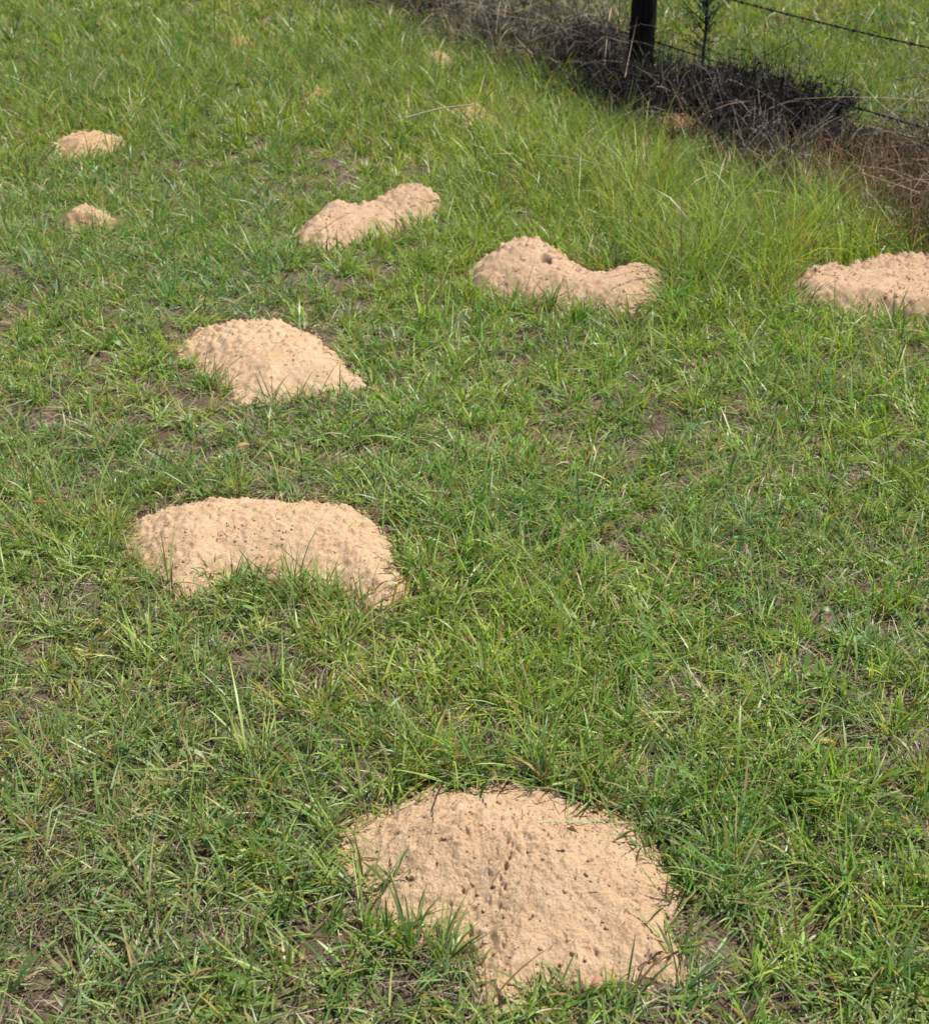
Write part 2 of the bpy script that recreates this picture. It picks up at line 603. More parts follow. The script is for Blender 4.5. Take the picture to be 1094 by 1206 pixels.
    if depth < 6:
        n = int((560 if depth < 2.6 else 300) * (x1 - x0) * (y1 - y0))
        px, py = rr.uniform(x0, x1, n), rr.uniform(y0, y1, n)
        dd = mound_d(m, px, py)
        ok = dd > 0.004
        px, py, dd = px[ok], py[ok], dd[ok]
        n = len(px)
        pz = terrain(px, py) + mound_h(m, px, py, dd) + 0.002
        sc = max(1.0, depth / 2.4)
        V, q, K = blades(np.stack([px, py, pz], -1), rr.uniform(0, 6.28, n), rr.uniform(0.006, 0.022, n) * sc,
                         rr.uniform(0.0008, 0.0016, n) * sc, rr.uniform(1.0, 1.75, n), rr.normal(0, 0.8, n),
                         rr.normal(0, 0.9, n), np.array((0.06, 0.038, 0.022)) * rr.uniform(0.6, 2.2, (n, 1)), S=3, floor=False)
        rb = mesh_np('root_crack_marks', V - np.array(loc), q, M_TWIG, o, K)
        tag(rb, kind='stuff')
    return o


def line_dense(pts, n):
    pts = np.array(pts, float)
    s = np.concatenate([[0], np.cumsum(np.hypot(*np.diff(pts, axis=0).T))])
    t = np.linspace(0, s[-1], n)
    return np.stack([np.interp(t, s, pts[:, 0]), np.interp(t, s, pts[:, 1])], -1)


for k, m in enumerate(MOUNDS):
    build_mound(m, k)


def surf_z(x, y):
    """terrain or mound surface"""
    z = terrain(x, y)
    for m in MOUNDS:
        b = m['bb']
        s = (x > b[0]) & (x < b[1]) & (y > b[2]) & (y < b[3])
        if s.any():
            d = mound_d(m, x[s], y[s])
            z[s] += np.where(d > 0, np.maximum(0, mound_h(m, x[s], y[s], d)), 0)
    return z


def mound_mask(x, y):
    """largest signed distance into any mound"""
    r = np.full(x.shape, -1.0)
    for m in MOUNDS:
        b = m['bb']
        s = (x > b[0]) & (x < b[1]) & (y > b[2]) & (y < b[3])
        if s.any():
            d = mound_d(m, x[s], y[s])
            if m.get('grown'):
                d = np.where(h2(np.floor(x[s] * 900), np.floor(y[s] * 900), 8) < 0.28, -0.01, d)
            r[s] = np.maximum(r[s], d)
    return r


# ------------------------------------------------------------------ fence line frame
P0 = at(750, 112)
FD = np.array((0.4078, -0.9131))          # along the fence, towards the camera and right
FN = np.array((-0.9131, -0.4078))         # across it, towards the camera side


def fence_st(x, y):
    dx, dy = x - P0[0], y - P0[1]
    return dx * FD[0] + dy * FD[1], dx * FN[0] + dy * FN[1]


def gauss(x, y, blobs):
    r = np.zeros_like(x)
    for px, py, rx, ry, a in blobs:
        c = at(px, py)
        r = np.maximum(r, a * np.exp(-((x - c[0]) / rx) ** 2 - ((y - c[1]) / ry) ** 2))
    return r


TALL = [(870, 300, 0.42, 0.55, 1.0), (780, 250, 0.50, 0.6, 0.9), (690, 200, 0.55, 0.8, 0.75), (930, 270, 0.35, 0.5, 0.9),
        (560, 110, 0.8, 0.9, 0.28), (400, 60, 0.9, 1.2, 0.16), (250, 90, 1.1, 1.4, 0.10), (620, 150, 0.5, 0.7, 0.4),
        (420, 150, 0.7, 0.8, 0.2), (1000, 440, 0.25, 0.2, 0.2), (1080, 430, 0.25, 0.25, 0.2), (810, 330, 0.3, 0.4, 0.8)]
BARE_SCALE = 1
BARE = [(820, 828, 0.11, 0.07, 0.9), (1060, 690, 0.12, 0.08, 0.7), (300, 572, 0.13, 0.07, 0.9), (60, 990, 0.10, 0.06, 0.8),
        (180, 990, 0.08, 0.05, 0.55), (90, 1110, 0.14, 0.09, 0.9), (520, 850, 0.09, 0.06, 0.7), (1070, 850, 0.12, 0.08, 0.75),
        (250, 1000, 0.05, 0.04, 0.6), (30, 840, 0.12, 0.08, 0.7), (100, 560, 0.13, 0.08, 0.6), (390, 187, 0.16, 0.14, 0.8),
        (340, 218, 0.14, 0.12, 0.6), (70, 700, 0.1, 0.08, 0.6), (560, 1195, 0.08, 0.05, 0.9), (270, 1085, 0.08, 0.04, 0.6),
        (110, 860, 0.10, 0.04, 0.7), (880, 530, 0.15, 0.1, 0.5), (1020, 800, 0.08, 0.06, 0.6), (50, 450, 0.2, 0.1, 0.5),
        (980, 560, 0.12, 0.1, 0.4), (1060, 260, 0.5, 0.25, 0.9), (960, 200, 0.4, 0.25, 0.5), (800, 160, 0.3, 0.25, 0.9)]


def region(n_per, ymin, ymax, marg=0.5, seed=0):
    """uniform random points on the ground inside the widened view wedge"""
    r = np.random.default_rng(seed)
    hw = lambda y: 0.365 * (y * 0.87 + 0.8) + marg
    A = 2 * hw(ymax) * (ymax - ymin)
    n = int(A * n_per)
    y = r.uniform(ymin, ymax, n)
    x = r.uniform(-hw(ymax), hw(ymax), n)
    k = np.abs(x) < hw(y)
    return x[k], y[k], r


GREENS = np.array([(0.152, 0.256, 0.050), (0.110, 0.220, 0.052), (0.190, 0.284, 0.052), (0.078, 0.165, 0.044),
                   (0.235, 0.304, 0.076), (0.165, 0.256, 0.098)])


def grass_band(ymin, ymax, tufts, per, wmul, S, seed):
    x, y, r = region(tufts, ymin - (0.5 if ymin < 1 else 0), ymax, 1.5, seed)
    bare = gauss(x, y, BARE)
    dens = 0.72 + 0.45 * sstep(0.30, 0.62, fbm(x * 3.4, y * 3.4, 200, 4))
    left = sstep(0.3, -0.8, x) * sstep(5, 2.0, y)
    dens *= 1 - 0.10 * left
    dens *= (1 - 0.68 * bare)
    s, t = fence_st(x, y)
    dens *= 1 - 0.72 * ((t > -0.32) & (t < 0.30)) * sstep(0.3, 0.5, fbm(x * 2.3, y * 2.3, 400, 3))
    ok = r.random(len(x)) < dens
    x, y = x[ok], y[ok]
    tall0 = gauss(x, y, TALL) * (1 - 0.85 * gauss(x, y, [(815, 178, 0.42, 0.55, 1.0)])) * (0.6 + 0.6 * fbm(x * 3, y * 3, 220, 3))
    n0 = len(x)
    cnt = r.poisson(per, n0)
    tcol = GREENS[r.integers(0, len(GREENS), n0)]
    tsz = np.clip(r.normal(1, 0.28, n0), 0.5, 1.9) * (0.75 + 0.5 * fbm(x * 1.7, y * 1.7, 240, 2))
    thue = fbm(x * 1.3, y * 1.3, 260, 3)
    taz = r.uniform(0, 6.28, n0)
    i = np.repeat(np.arange(n0), cnt)
    n = len(i)
    rad = np.abs(r.normal(0, 0.020, n)) * (1 + 0.9 * tall0[i])
    a = r.uniform(0, 2 * math.pi, n)
    bx, by = x[i] + rad * np.cos(a), y[i] + rad * np.sin(a)
    md = mound_mask(bx, by)
    keep = md < np.where(r.random(n) < 0.22, 0.05 * r.random(n) ** 1.5, 0.0)
    s, t = fence_st(bx, by)
    i, rad, a, bx, by = i[keep], rad[keep], a[keep], bx[keep], by[keep]
    n = len(i)
    tall = tall0[i]
    far = sstep(4, 9, by)
    L = tsz[i] * r.gamma(7, 1 / 7.0, n) * (0.066 + 0.026 * far) * (1 + 2.35 * tall)
    W = r.uniform(0.0022, 0.0054, n) * wmul * (1 - 0.25 * tall) * np.where(r.random(n) < 0.12, 1.45, 1)
    az = a + r.normal(0, 0.5, n)
    flat = r.random(n) < 0.42
    az = np.where(flat, taz[i] + r.normal(0, 0.5, n), az)
    lean = np.clip(r.normal(0.72, 0.36, n) + 0.3 * flat, 0.03, 1.5) * (1 - 0.55 * tall) * (1 - 0.25 * far)
    curl = np.clip(r.normal(0.65, 0.4, n), -0.2, 1.6)
    col = tcol[i] * r.uniform(0.75, 1.3, (n, 1))
    col = col * (1 + np.stack([0.5 * (thue[i] - 0.5), 0.25 * (thue[i] - 0.5), -0.5 * (thue[i] - 0.5)], -1) * 1.3)
    col *= 1 + np.stack([0.20 * tall, 0.08 * tall, 0.40 * tall], -1)
    lush = sstep(3.0, 7.0, by)[:, None]
    col *= np.array((1.42, 1.36, 1.15)) * (1 - lush) + lush * np.array((1.22, 1.12, 0.95))
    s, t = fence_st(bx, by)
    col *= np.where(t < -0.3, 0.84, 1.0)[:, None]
    lft = (0.42 * sstep(0.3, -0.8, bx) * sstep(4.5, 1.8, by))[:, None]
    col = col * (1 - lft) + lft * col.mean(1, keepdims=True) * np.array((1.08, 1.27, 0.68))
    dry = r.random(n) < (0.17 + 0.02 * tall)
    dc = np.array([(0.36, 0.27, 0.13), (0.42, 0.34, 0.20), (0.28, 0.17, 0.08), (0.40, 0.33, 0.07)])[r.integers(0, 4, n)]
    col = np.where(dry[:, None], dc * r.uniform(0.7, 1.2, (n, 1)), col)
    tipc = np.where(r.random(n) < 0.35, r.uniform(0.2, 0.9, n), 0.05)
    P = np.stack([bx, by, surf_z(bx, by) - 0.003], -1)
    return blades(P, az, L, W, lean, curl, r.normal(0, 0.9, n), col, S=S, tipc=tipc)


ac = Acc()
for args in [(0.75, 3.0, 760, 19, 0.88, 5, 11), (3.0, 5.5, 480, 18, 1.0, 4, 12), (5.5, 9.0, 330, 17, 1.3, 3, 13),
             (9.0, 16.0, 170, 15, 2.0, 3, 14)]:
    v, q, c = grass_band(*args)
    ac.add(v, q, c)
o = ac.build('grass', M_GRASS)
tag(o, 'uneven green pasture grass covering the whole field around the sand mounds', 'grass', kind='stuff')

# dead thatch lying flat
ac = Acc()
for (y0, y1, dn, wm, sd) in [(0.75, 3.2, 7500, 1.0, 31), (3.2, 6.5, 2600, 1.5, 32), (6.5, 11, 500, 2.2, 33)]:
    x, y, r = region(dn, y0, y1, 1.5, sd)
    dens = 0.35 + 0.9 * gauss(x, y, BARE) + 0.4 * sstep(0.6, 0.35, fbm(x * 2.6, y * 2.6, 200, 4))
    ok = (r.random(len(x)) < dens) & (mound_mask(x, y) < 0.0)
    x, y = x[ok], y[ok]
    n = len(x)
    pal = np.array([(0.30, 0.24, 0.17), (0.40, 0.33, 0.23), (0.20, 0.14, 0.09), (0.46, 0.40, 0.28), (0.24, 0.19, 0.16)])
    col = pal[r.integers(0, 5, n)] * r.uniform(0.6, 1.15, (n, 1))
    P = np.stack([x, y, terrain(x, y) + r.uniform(0.001, 0.012, n)], -1)
    v, q, c = blades(P, r.uniform(0, 6.28, n), r.uniform(0.02, 0.085, n) * wm ** 0.5, r.uniform(0.0008, 0.0026, n) * wm,
                     r.uniform(1.2, 1.62, n), r.normal(0, 0.25, n), r.normal(0, 0.6, n), col, S=3)
    ac.add(v, q, c)
o = ac.build('dead_thatch', M_DRY)
tag(o, 'flat grey-brown dead grass litter showing on the bare soil between the tufts', 'thatch', kind='stuff')

# ------------------------------------------------------------------ dead brush along the fence
def brush_points(n, s0, s1, t0, t1, r):
    s, t = r.uniform(s0, s1, n), np.clip(r.normal((t0 + t1) / 2, (t1 - t0) / 3.2, n), t0 - 0.15, t1 + 0.1)
    x, y = P0[0] + FD[0] * s + FN[0] * t, P0[1] + FD[1] * s + FN[1] * t
    return x, y, s, t


ac = Acc()
r = np.random.default_rng(55)
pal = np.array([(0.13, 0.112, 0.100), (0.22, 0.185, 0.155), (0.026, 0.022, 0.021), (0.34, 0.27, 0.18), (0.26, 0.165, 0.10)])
for (s0, s1, n, hmul, pr) in [(-6.5, -0.3, 19000, 1.35, (.26, .34, .06, .24, .10)), (-0.5, 1.65, 9000, 0.80, (.16, .05, .74, .03, .02)),  # middle stretch mostly near-black: shade put into the stem colour
                              (1.5, 2.3, 3200, 0.60, (.34, .26, .28, .06, .06)), (2.1, 4.6, 11000, 1.2, (.12, .24, .10, .22, .32))]:
    x, y, s, t = brush_points(n, s0, s1, -0.30, 0.42, r)
    cl = fbm(x * 2.3, y * 2.3, 400, 3)
    cl2 = vn(x * 9, y * 9, 404)
    ok = r.random(n) < 0.04 + 1.1 * sstep(0.45, 0.58, cl * 0.7 + cl2 * 0.3)
    x, y, cl, cl2 = x[ok], y[ok], cl[ok], cl2[ok]
    n = len(x)
    col = pal[r.choice(5, n, p=np.array(pr) / sum(pr))] * r.uniform(0.5, 1.5, (n, 1))
    hh = hmul * (0.25 + 1.1 * sstep(0.3, 0.7, cl)) * (0.6 + 0.8 * cl2)
    z0 = terrain(x, y) + r.uniform(0, 0.28, n) * hh * (r.random(n) < 0.6)
    P = np.stack([x, y, z0], -1)
    # bent, broken stems lying every way
    v, q, c = blades(P, r.uniform(0, 6.28, n), hh * r.uniform(0.08, 0.40, n), r.uniform(0.0016, 0.006, n),
                     np.clip(r.normal(0.95, 0.55, n), 0, 1.7), r.normal(0.6, 1.2, n), r.normal(0, 1, n), col, S=4,
                     prof='stem')
    ac.add(v, q, c)
o = ac.build('dead_brush', M_TWIG)
tag(o, 'tangle of grey and brown dead stems running along the foot of the fence', 'dead brush', kind='stuff')

# tan and rusty standing straw in the brush, plus green weeds through it
ac = Acc()
for (s0, s1, n, pal, hl) in [(-6, -0.4, 2200, [(0.42, 0.32, 0.17), (0.30, 0.22, 0.12), (0.20, 0.26, 0.09), (0.15, 0.22, 0.06)], (0.12, 0.30)),
                             (1.7, 4.2, 3200, [(0.40, 0.25, 0.14), (0.46, 0.34, 0.19), (0.28, 0.16, 0.09), (0.20, 0.22, 0.09), (0.40, 0.31, 0.20)], (0.12, 0.34)),
                             (-0.3, 1.8, 260, [(0.30, 0.23, 0.15), (0.16, 0.12, 0.09)], (0.10, 0.30))]:
    x, y, s, t = brush_points(n, s0, s1, -0.25, 0.5, r)
    n = len(x)
    pal = np.array(pal)
    col = pal[r.integers(0, len(pal), n)] * r.uniform(0.7, 1.2, (n, 1))
    v, q, c = blades(np.stack([x, y, terrain(x, y)], -1), r.uniform(0, 6.28, n), r.uniform(*hl, n), r.uniform(0.002, 0.005, n),
                     np.abs(r.normal(0.25, 0.5, n)), r.normal(0.7, 0.8, n), r.normal(0, 1, n), col, S=4, prof='grass')
    ac.add(v, q, c)
o = ac.build('dry_standing_straw', M_DRY)
tag(o, 'rusty and tan dry grass stems standing among the fence brush', 'dry grass', kind='stuff')


# ------------------------------------------------------------------ bushes (stems and leaves); blackish ones have shade put into their colour
def bush(px, py, rad, hgt, nst, nlf, leafcol, stemcol, label, name='dry_bush', seed=0, cat='bush', lsz=0.016, group=None,
         s_t=None):
    r = np.random.default_rng(seed)
    b = at(px, py)
    root = empty(name, (b[0], b[1], float(terrain(np.array([b[0]]), np.array([b[1]]))[0])))
    A, Lf = Acc(), []
    for _ in range(nst):
        a = r.uniform(0, 6.28)
        rr_ = rad * r.random() ** 0.6
        h = hgt * r.uniform(0.5, 1.0) * (1 - 0.35 * (rr_ / rad) ** 2)
        k = np.linspace(0, 1, 7)
        p = np.stack([rr_ * np.cos(a) * k ** 0.8 + np.cumsum(r.normal(0, 0.007, 7)),
                      rr_ * np.sin(a) * k ** 0.8 + np.cumsum(r.normal(0, 0.007, 7)), h * k - 0.01], -1)
        v, q = tube(p, np.linspace(0.0038, 0.0012, 7) * r.uniform(0.7, 1.3), 5)
        A.add(v, q, np.array(stemcol) * r.uniform(0.6, 1.4))
        for _b in range(4):
            j = r.integers(2, 6)
            q0 = p[j]
            dirv = np.array((r.normal(), r.normal(), abs(r.normal()) * 0.8))
            dirv = dirv / np.linalg.norm(dirv) * r.uniform(0.03, 0.11)
            pp = np.stack([q0, q0 + dirv * 0.5 + r.normal(0, 0.006, 3), q0 + dirv])
            v, q = tube(pp, (0.0018, 0.0014, 0.0008), 4)
            A.add(v, q, np.array(stemcol) * r.uniform(0.6, 1.4))
            Lf += [q0 + dirv * u for u in r.uniform(0.2, 1.05, 3)]
        Lf += [p[j] for j in range(2, 7)]
    A.build('stems', M_TWIG, root)
    Lf = np.array(Lf)
    Lf = Lf[r.integers(0, len(Lf), nlf)] + r.normal(0, 0.010, (nlf, 3))
    Lf[:, 2] = np.maximum(Lf[:, 2], 0.004)
    col = np.array(leafcol) * r.uniform(0.55, 1.5, (nlf, 1))
    v, q, c = blades(Lf, r.uniform(0, 6.28, nlf), r.uniform(0.6, 1.3, nlf) * lsz * 1.5, r.uniform(0.6, 1.2, nlf) * lsz * 0.6,
                     r.uniform(0.3, 1.9, nlf), r.normal(0.5, 0.5, nlf), r.normal(0, 0.8, nlf), col, S=3, floor=False, prof='leaf')
    mesh_np('leaves', v, q, M_DRY if name == 'dry_bush' else M_GRASS, root, c)
    tag(root, label, cat, group)
    return root


SHADE_LEAF, SHADE_STEM = (0.012, 0.011, 0.012), (0.022, 0.018, 0.017)  # near-black leaf and stem colours carry the shade around the post
bush(752, 128, 0.38, 0.32, 120, 5500, SHADE_LEAF, SHADE_STEM, 'low bush, blackened to stand for shade, wrapped round the foot of the fence post', seed=1)
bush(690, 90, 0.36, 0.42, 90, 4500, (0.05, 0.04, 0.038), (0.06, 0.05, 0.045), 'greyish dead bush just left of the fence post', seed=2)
bush(822, 136, 0.32, 0.33, 110, 5000, SHADE_LEAF, SHADE_STEM, 'bush blackened for shade behind the pale forked stalk, right of the fence post', seed=3)
bush(882, 152, 0.32, 0.38, 110, 5000, SHADE_LEAF, SHADE_STEM, 'leafy bush darkened for shade directly behind the light green weed', seed=4)
bush(935, 170, 0.30, 0.38, 110, 5000, SHADE_LEAF, SHADE_STEM, 'bush darkened for shade topping the lower barbed wire, last black one before the brown straw', seed=5)
bush(1000, 196, 0.26, 0.24, 60, 2400, (0.045, 0.035, 0.035), (0.07, 0.055, 0.05), 'low grey bush between the black brush and the brown straw', seed=6)
bush(610, 60, 0.4, 0.40, 70, 2600, (0.06, 0.05, 0.048), (0.07, 0.055, 0.05), 'grey leafless bush in the middle of the far brush row', seed=7)
bush(520, 25, 0.45, 0.42, 70, 2600, (0.07, 0.055, 0.05), (0.09, 0.07, 0.06), 'grey-brown bush at the far left of the brush row', seed=8)
bush(1078, 212, 0.28, 0.34, 70, 1800, (0.12, 0.08, 0.055), (0.16, 0.11, 0.08), 'rusty brown brush clump at the right edge of the photo, hiding the lower wire', seed=12)
# green weeds
bush(884, 178, 0.09, 0.13, 9, 130, (0.12, 0.20, 0.06), (0.10, 0.13, 0.05), 'light green leafy weed in front of the black brush',
     name='leafy_weed', seed=9, cat='weed', lsz=0.03)
bush(1020, 268, 0.20, 0.05, 16, 260, (0.13, 0.19, 0.06), (0.10, 0.12, 0.05), 'low yellow-green leafy weed at the edge of the brown straw',
     name='leafy_weed', seed=10, cat='weed', lsz=0.026)

# ------------------------------------------------------------------ fence post and barbed wires
pb = np.array((P0[0], P0[1], 0.0))
post = empty('fence_post', (*P0, 0))
A = Acc()
hs = np.linspace(-0.05, 1.28, 30)
n = 26
rp = np.random.default_rng(5)
an = np.arange(n) / n * 2 * math.pi
V = []
for h in hs:
    rad = (0.071 - 0.004 * max(0, h) + (0.012 * math.exp(-max(0, h) / 0.08))) * (
        1 + 0.06 * np.sin(an * 3 + 1.0 + h) + 0.035 * np.sin(an * 7 + h * 3)) + rp.normal(0, 0.0012, n)
    V.append(np.stack([rad * np.cos(an) + 0.008 * h, rad * np.sin(an), np.full(n, h)], -1))
V.append(np.stack([0.03 * np.cos(an), 0.03 * np.sin(an), np.full(n, 1.292)], -1))
V.append(np.stack([0.001 * np.cos(an), 0.001 * np.sin(an), np.full(n, 1.293)], -1))
i = np.arange(len(V) - 1)[:, None] * n
j = np.arange(n)[None]
q = np.stack([i + j, i + (j + 1) % n, i + n + (j + 1) % n, i + n + j], -1).reshape(-1, 4)
mesh_np('post_body', np.concatenate(V), q, M_WOOD, post)
tag(post, 'dark weathered round wooden fence post standing in black brush', 'fence post')


def wire_h(px_y):
    """height on the post seen at photo row px_y"""
    v = (px_y - PH / 2) / FPX
    dy, dz = math.cos(PITCH) - v * math.sin(PITCH), -math.sin(PITCH) - v * math.cos(PITCH)
    return CAMH + P0[1] / dy * dz


off = 0.092 * FN * -1                       # wires run on the far side of the post
heights = [wire_h(-22), wire_h(50), wire_h(-22) + 0.33]
labels = ['upper barbed wire in view, crossing the top right corner of the photo',
          'lower barbed wire passing behind the black bushes',
          'highest barbed wire near the top of the post']
for hz, lb, visible in zip(heights, labels, (1, 1, 0)):
    if not visible: continue
    wr = empty('barbed_wire', (P0[0] + off[0], P0[1] + off[1], hz))
    A, B = Acc(), Acc()
    s = np.arange(-9.0, 7.0, 0.012)
    for ph in (0, math.pi):
        c = np.stack([FD[0] * s, FD[1] * s, -0.012 * np.sin((s / 3.0) * math.pi) ** 2], -1)
        a = s / 0.055 * math.pi + ph
        c += 0.0024 * (np.cos(a)[:, None] * np.array((FN[0], FN[1], 0)) + np.sin(a)[:, None] * np.array((0, 0, 1.0)))
        v, q = tube(c, 0.0024, 5)
        A.add(v, q)
    for sb in np.arange(-9 + 0.05, 7, 0.125):
        c0 = np.array((FD[0] * sb, FD[1] * sb, -0.012 * math.sin(sb / 3.0 * math.pi) ** 2))
        k = np.linspace(0, 1, 13)
        ring = np.stack([c0[0] + FD[0] * (k - 0.5) * 0.014 + FN[0] * 0.006 * np.cos(k * 12.6),
                         c0[1] + FD[1] * (k - 0.5) * 0.014 + FN[1] * 0.006 * np.cos(k * 12.6),
                         c0[2] + 0.006 * np.sin(k * 12.6)], -1)
        v, q = tube(ring, 0.0016, 4)
        B.add(v, q)
        for e in range(2):
            ang = rp.uniform(0, 6.28)
            dv = np.array((FN[0] * math.cos(ang), FN[1] * math.cos(ang), math.sin(ang)))
            for sg in (-1, 1):
                v, q = tube(np.stack([c0 + dv * 0.003 * sg, c0 + dv * sg * 0.010, c0 + dv * sg * 0.017]), (0.0016, 0.0014, 0.0003), 4)
                B.add(v, q)
    A.build('strand', M_WIRE, wr)
    tag(B.build('barbs', M_WIRE, wr), kind='stuff')
    tag(wr, lb, 'barbed wire', 'barbed wires of the fence')
    st, _ = None, None
    k = np.linspace(0, math.pi, 9)
    stp = np.stack([-FN[0] * 0.078 - FN[0] * 0.018 * np.sin(k), -FN[1] * 0.078 - FN[1] * 0.018 * np.sin(k), hz - 0.012 * np.cos(k)], -1)
    v, q = tube(stp, 0.002, 5)
    mesh_np('staple', v, q, M_WIRE, post)


# ------------------------------------------------------------------ single plants and straws
def stalk_thing(name, base, branches, col, label, cat, mat=M_TWIG):
    root = empty(name, (*base, 0))
    for bn, pts, rad in branches:
        A = Acc()
        p = np.asarray(pts, float)
        t = np.linspace(0, len(p) - 1, len(p) * 5)
        f = np.stack([np.interp(t, np.arange(len(p)), p[:, k]) for k in range(3)], -1)
        f[1:-1] += np.random.default_rng(len(p)).normal(0, 0.0015, f[1:-1].shape)
        v, q = tube(f, np.linspace(rad, rad * 0.45, len(f)), 6)
        A.add(v, q, col)
        A.build(bn, mat, root)
    tag(root, label, cat)
    return root


# pale forked stalk right of the post
b = at(826, 158)
stalk_thing('dead_stalk', b, [('stem', [(0, 0, 0), (0.01, 0, 0.09), (0.0, 0, 0.14)], 0.0065),
                              ('branch', [(0.0, 0, 0.13), (-0.05, 0.0, 0.20), (-0.065, 0.0, 0.26)], 0.0055),
                              ('branch', [(0.004, 0, 0.10), (0.04, 0.02, 0.18), (0.055, 0.02, 0.28)], 0.0055)],
            (0.38, 0.31, 0.25), 'pale forked dead stalk standing before the black brush right of the post', 'stalk')
b = at(797, 140)
stalk_thing('dead_stalk', b, [('stem', [(0, 0, 0), (0.03, 0, 0.10), (0.075, 0, 0.24), (0.10, 0.02, 0.38)], 0.0065),
                              ('branch', [(0.06, 0, 0.20), (0.02, 0.0, 0.26)], 0.0025)],
            (0.26, 0.19, 0.15), 'slanting brownish dead stalk between the post and the forked stalk', 'stalk')
b = at(920, 168)
stalk_thing('dead_stalk', b, [('stem', [(0, 0, 0), (0.0, 0, 0.10), (0.005, 0, 0.22)], 0.005),
                              ('branch', [(0.0, 0, 0.13), (0.05, 0.0, 0.17), (0.08, 0, 0.15)], 0.003)],
            (0.20, 0.17, 0.15), 'grey upright stub against the right end of the black brush', 'stalk')
b = at(1060, 235)
stalk_thing('dead_stalk', b, [('stem', [(0.03, 0, 0.0), (-0.05, 0.02, 0.06), (-0.17, 0.04, 0.12)], 0.0035),
                              ('branch', [(-0.05, 0.02, 0.06), (-0.12, 0.0, 0.03)], 0.0025)],
            (0.36, 0.27, 0.16), 'broken straw-coloured stalk lying across the brown brush on the right', 'stalk')

# dark sapling leaving the top of the frame
b = at(822, 108)
sap = empty('sapling', (*b, 0))
A = Acc()
rs = np.random.default_rng(77)
trunk = np.stack([0.012 * np.sin(np.linspace(0, 5, 12)), np.zeros(12), np.linspace(0, 0.95, 12)], -1)
v, q = tube(trunk, np.linspace(0.011, 0.004, 12), 7)
A.add(v, q, (0.035, 0.028, 0.026))
A.build('trunk', M_TWIG, sap)
pts = []
A = Acc()
for _ in range(70):
    h = rs.uniform(0.16, 0.92)
    a = rs.uniform(0, 6.28)
    l = rs.uniform(0.06, 0.18)
    e = np.array((math.cos(a) * l, math.sin(a) * l, h + l * rs.uniform(0.4, 1.1)))
    s0 = np.array((0.012 * math.sin(h / 0.95 * 5), 0, h))
    v, q = tube(np.stack([s0, (s0 + e) / 2 + rs.normal(0, 0.01, 3), e]), (0.0035, 0.0025, 0.0012), 5)
    A.add(v, q, (0.035, 0.028, 0.026))
    pts += [s0 + (e - s0) * u for u in rs.uniform(0.2, 1.1, 16)]
A.build('twigs', M_TWIG, sap)
pts = np.array(pts) + rs.normal(0, 0.012, (len(pts), 3))
n = len(pts)
v, q, c = blades(pts, rs.uniform(0, 6.28, n), rs.uniform(0.015, 0.03, n), rs.uniform(0.006, 0.011, n), rs.uniform(0.3, 1.8, n),
                 rs.normal(0.4, 0.4, n), rs.normal(0, 0.8, n), np.array((0.03, 0.035, 0.028)) * rs.uniform(0.6, 1.5, (n, 1)),
                 S=3, floor=False, prof='leaf')
mesh_np('leaves', v, q, M_DRY, sap, c)
tag(sap, 'thin dark sapling behind the brush, rising out of the top of the photo', 'sapling')


def lying(name, pxa, pya, pxb, pyb, za, zb, rad, col, label, cat, mat=M_DRY):
    a, b = at(pxa, pya, za), at(pxb, pyb, zb)
    k = np.linspace(0, 1, 12)
    p = np.stack([(b[0] - a[0]) * k, (b[1] - a[1]) * k, (za + (zb - za) * k) + 0.012 * np.sin(k * 3.14)], -1)
    v, q = tube(p, np.linspace(rad, rad * 0.6, 12), 6)
    o = mesh_np(name, v, q, mat, None, np.broadcast_to(np.array(col, float), (len(v), 3)))
    o.location = (a[0], a[1], 0)
    tag(o, label, cat)
    return o


lying('straw', 478, 139, 557, 123, 0.13, 0.20, 0.0060, (0.55, 0.50, 0.34), 'long pale straw lying over the grass at a faint sandy patch', 'straw')
lying('straw', 634, 182, 722, 198, 0.20, 0.16, 0.0028, (0.48, 0.46, 0.24), 'thin pale straw arching over the tall grass left of the tufts', 'straw')
lying('straw', 253, 42, 252, -8, 0.06, 0.42, 0.0045, (0.50, 0.44, 0.26), 'upright pale straw standing at the top left', 'straw')
lying('straw', 977, 192, 1012, 196, 0.10, 0.11, 0.004, (0.50, 0.36, 0.18), 'short orange straw lying in front of the brown brush', 'straw')
lying('straw', 430, 78, 405, 20, 0.05, 0.35, 0.0030, (0.40, 0.36, 0.18), 'leaning yellowish straw at the far edge of the grass', 'straw')
lying('straw', 466, 62, 447, 0, 0.05, 0.38, 0.0036, (0.40, 0.33, 0.15), 'taller tan straw against the grey brush, right of the leaning one', 'straw')


def leaf_thing(px, py, z, L, W, az, lean, col, label, name='dead_leaf', cat='leaf', curl=1.1):
    b = at(px, py, z)
    v, q, c = blades(np.zeros((1, 3)), np.array([az]), np.array([L]), np.array([W]), np.array([lean]), np.array([curl]),
                     np.array([0.3]), np.array([col], float), S=6, floor=False, prof='leaf')
    o = mesh_np(name, v, q, M_DRY, None, c)
    o.location = (b[0], b[1], z)
    so = o.modifiers.new('thick', 'SOLIDIFY')
    so.thickness = 0.0006
    tag(o, label, cat)
    return o


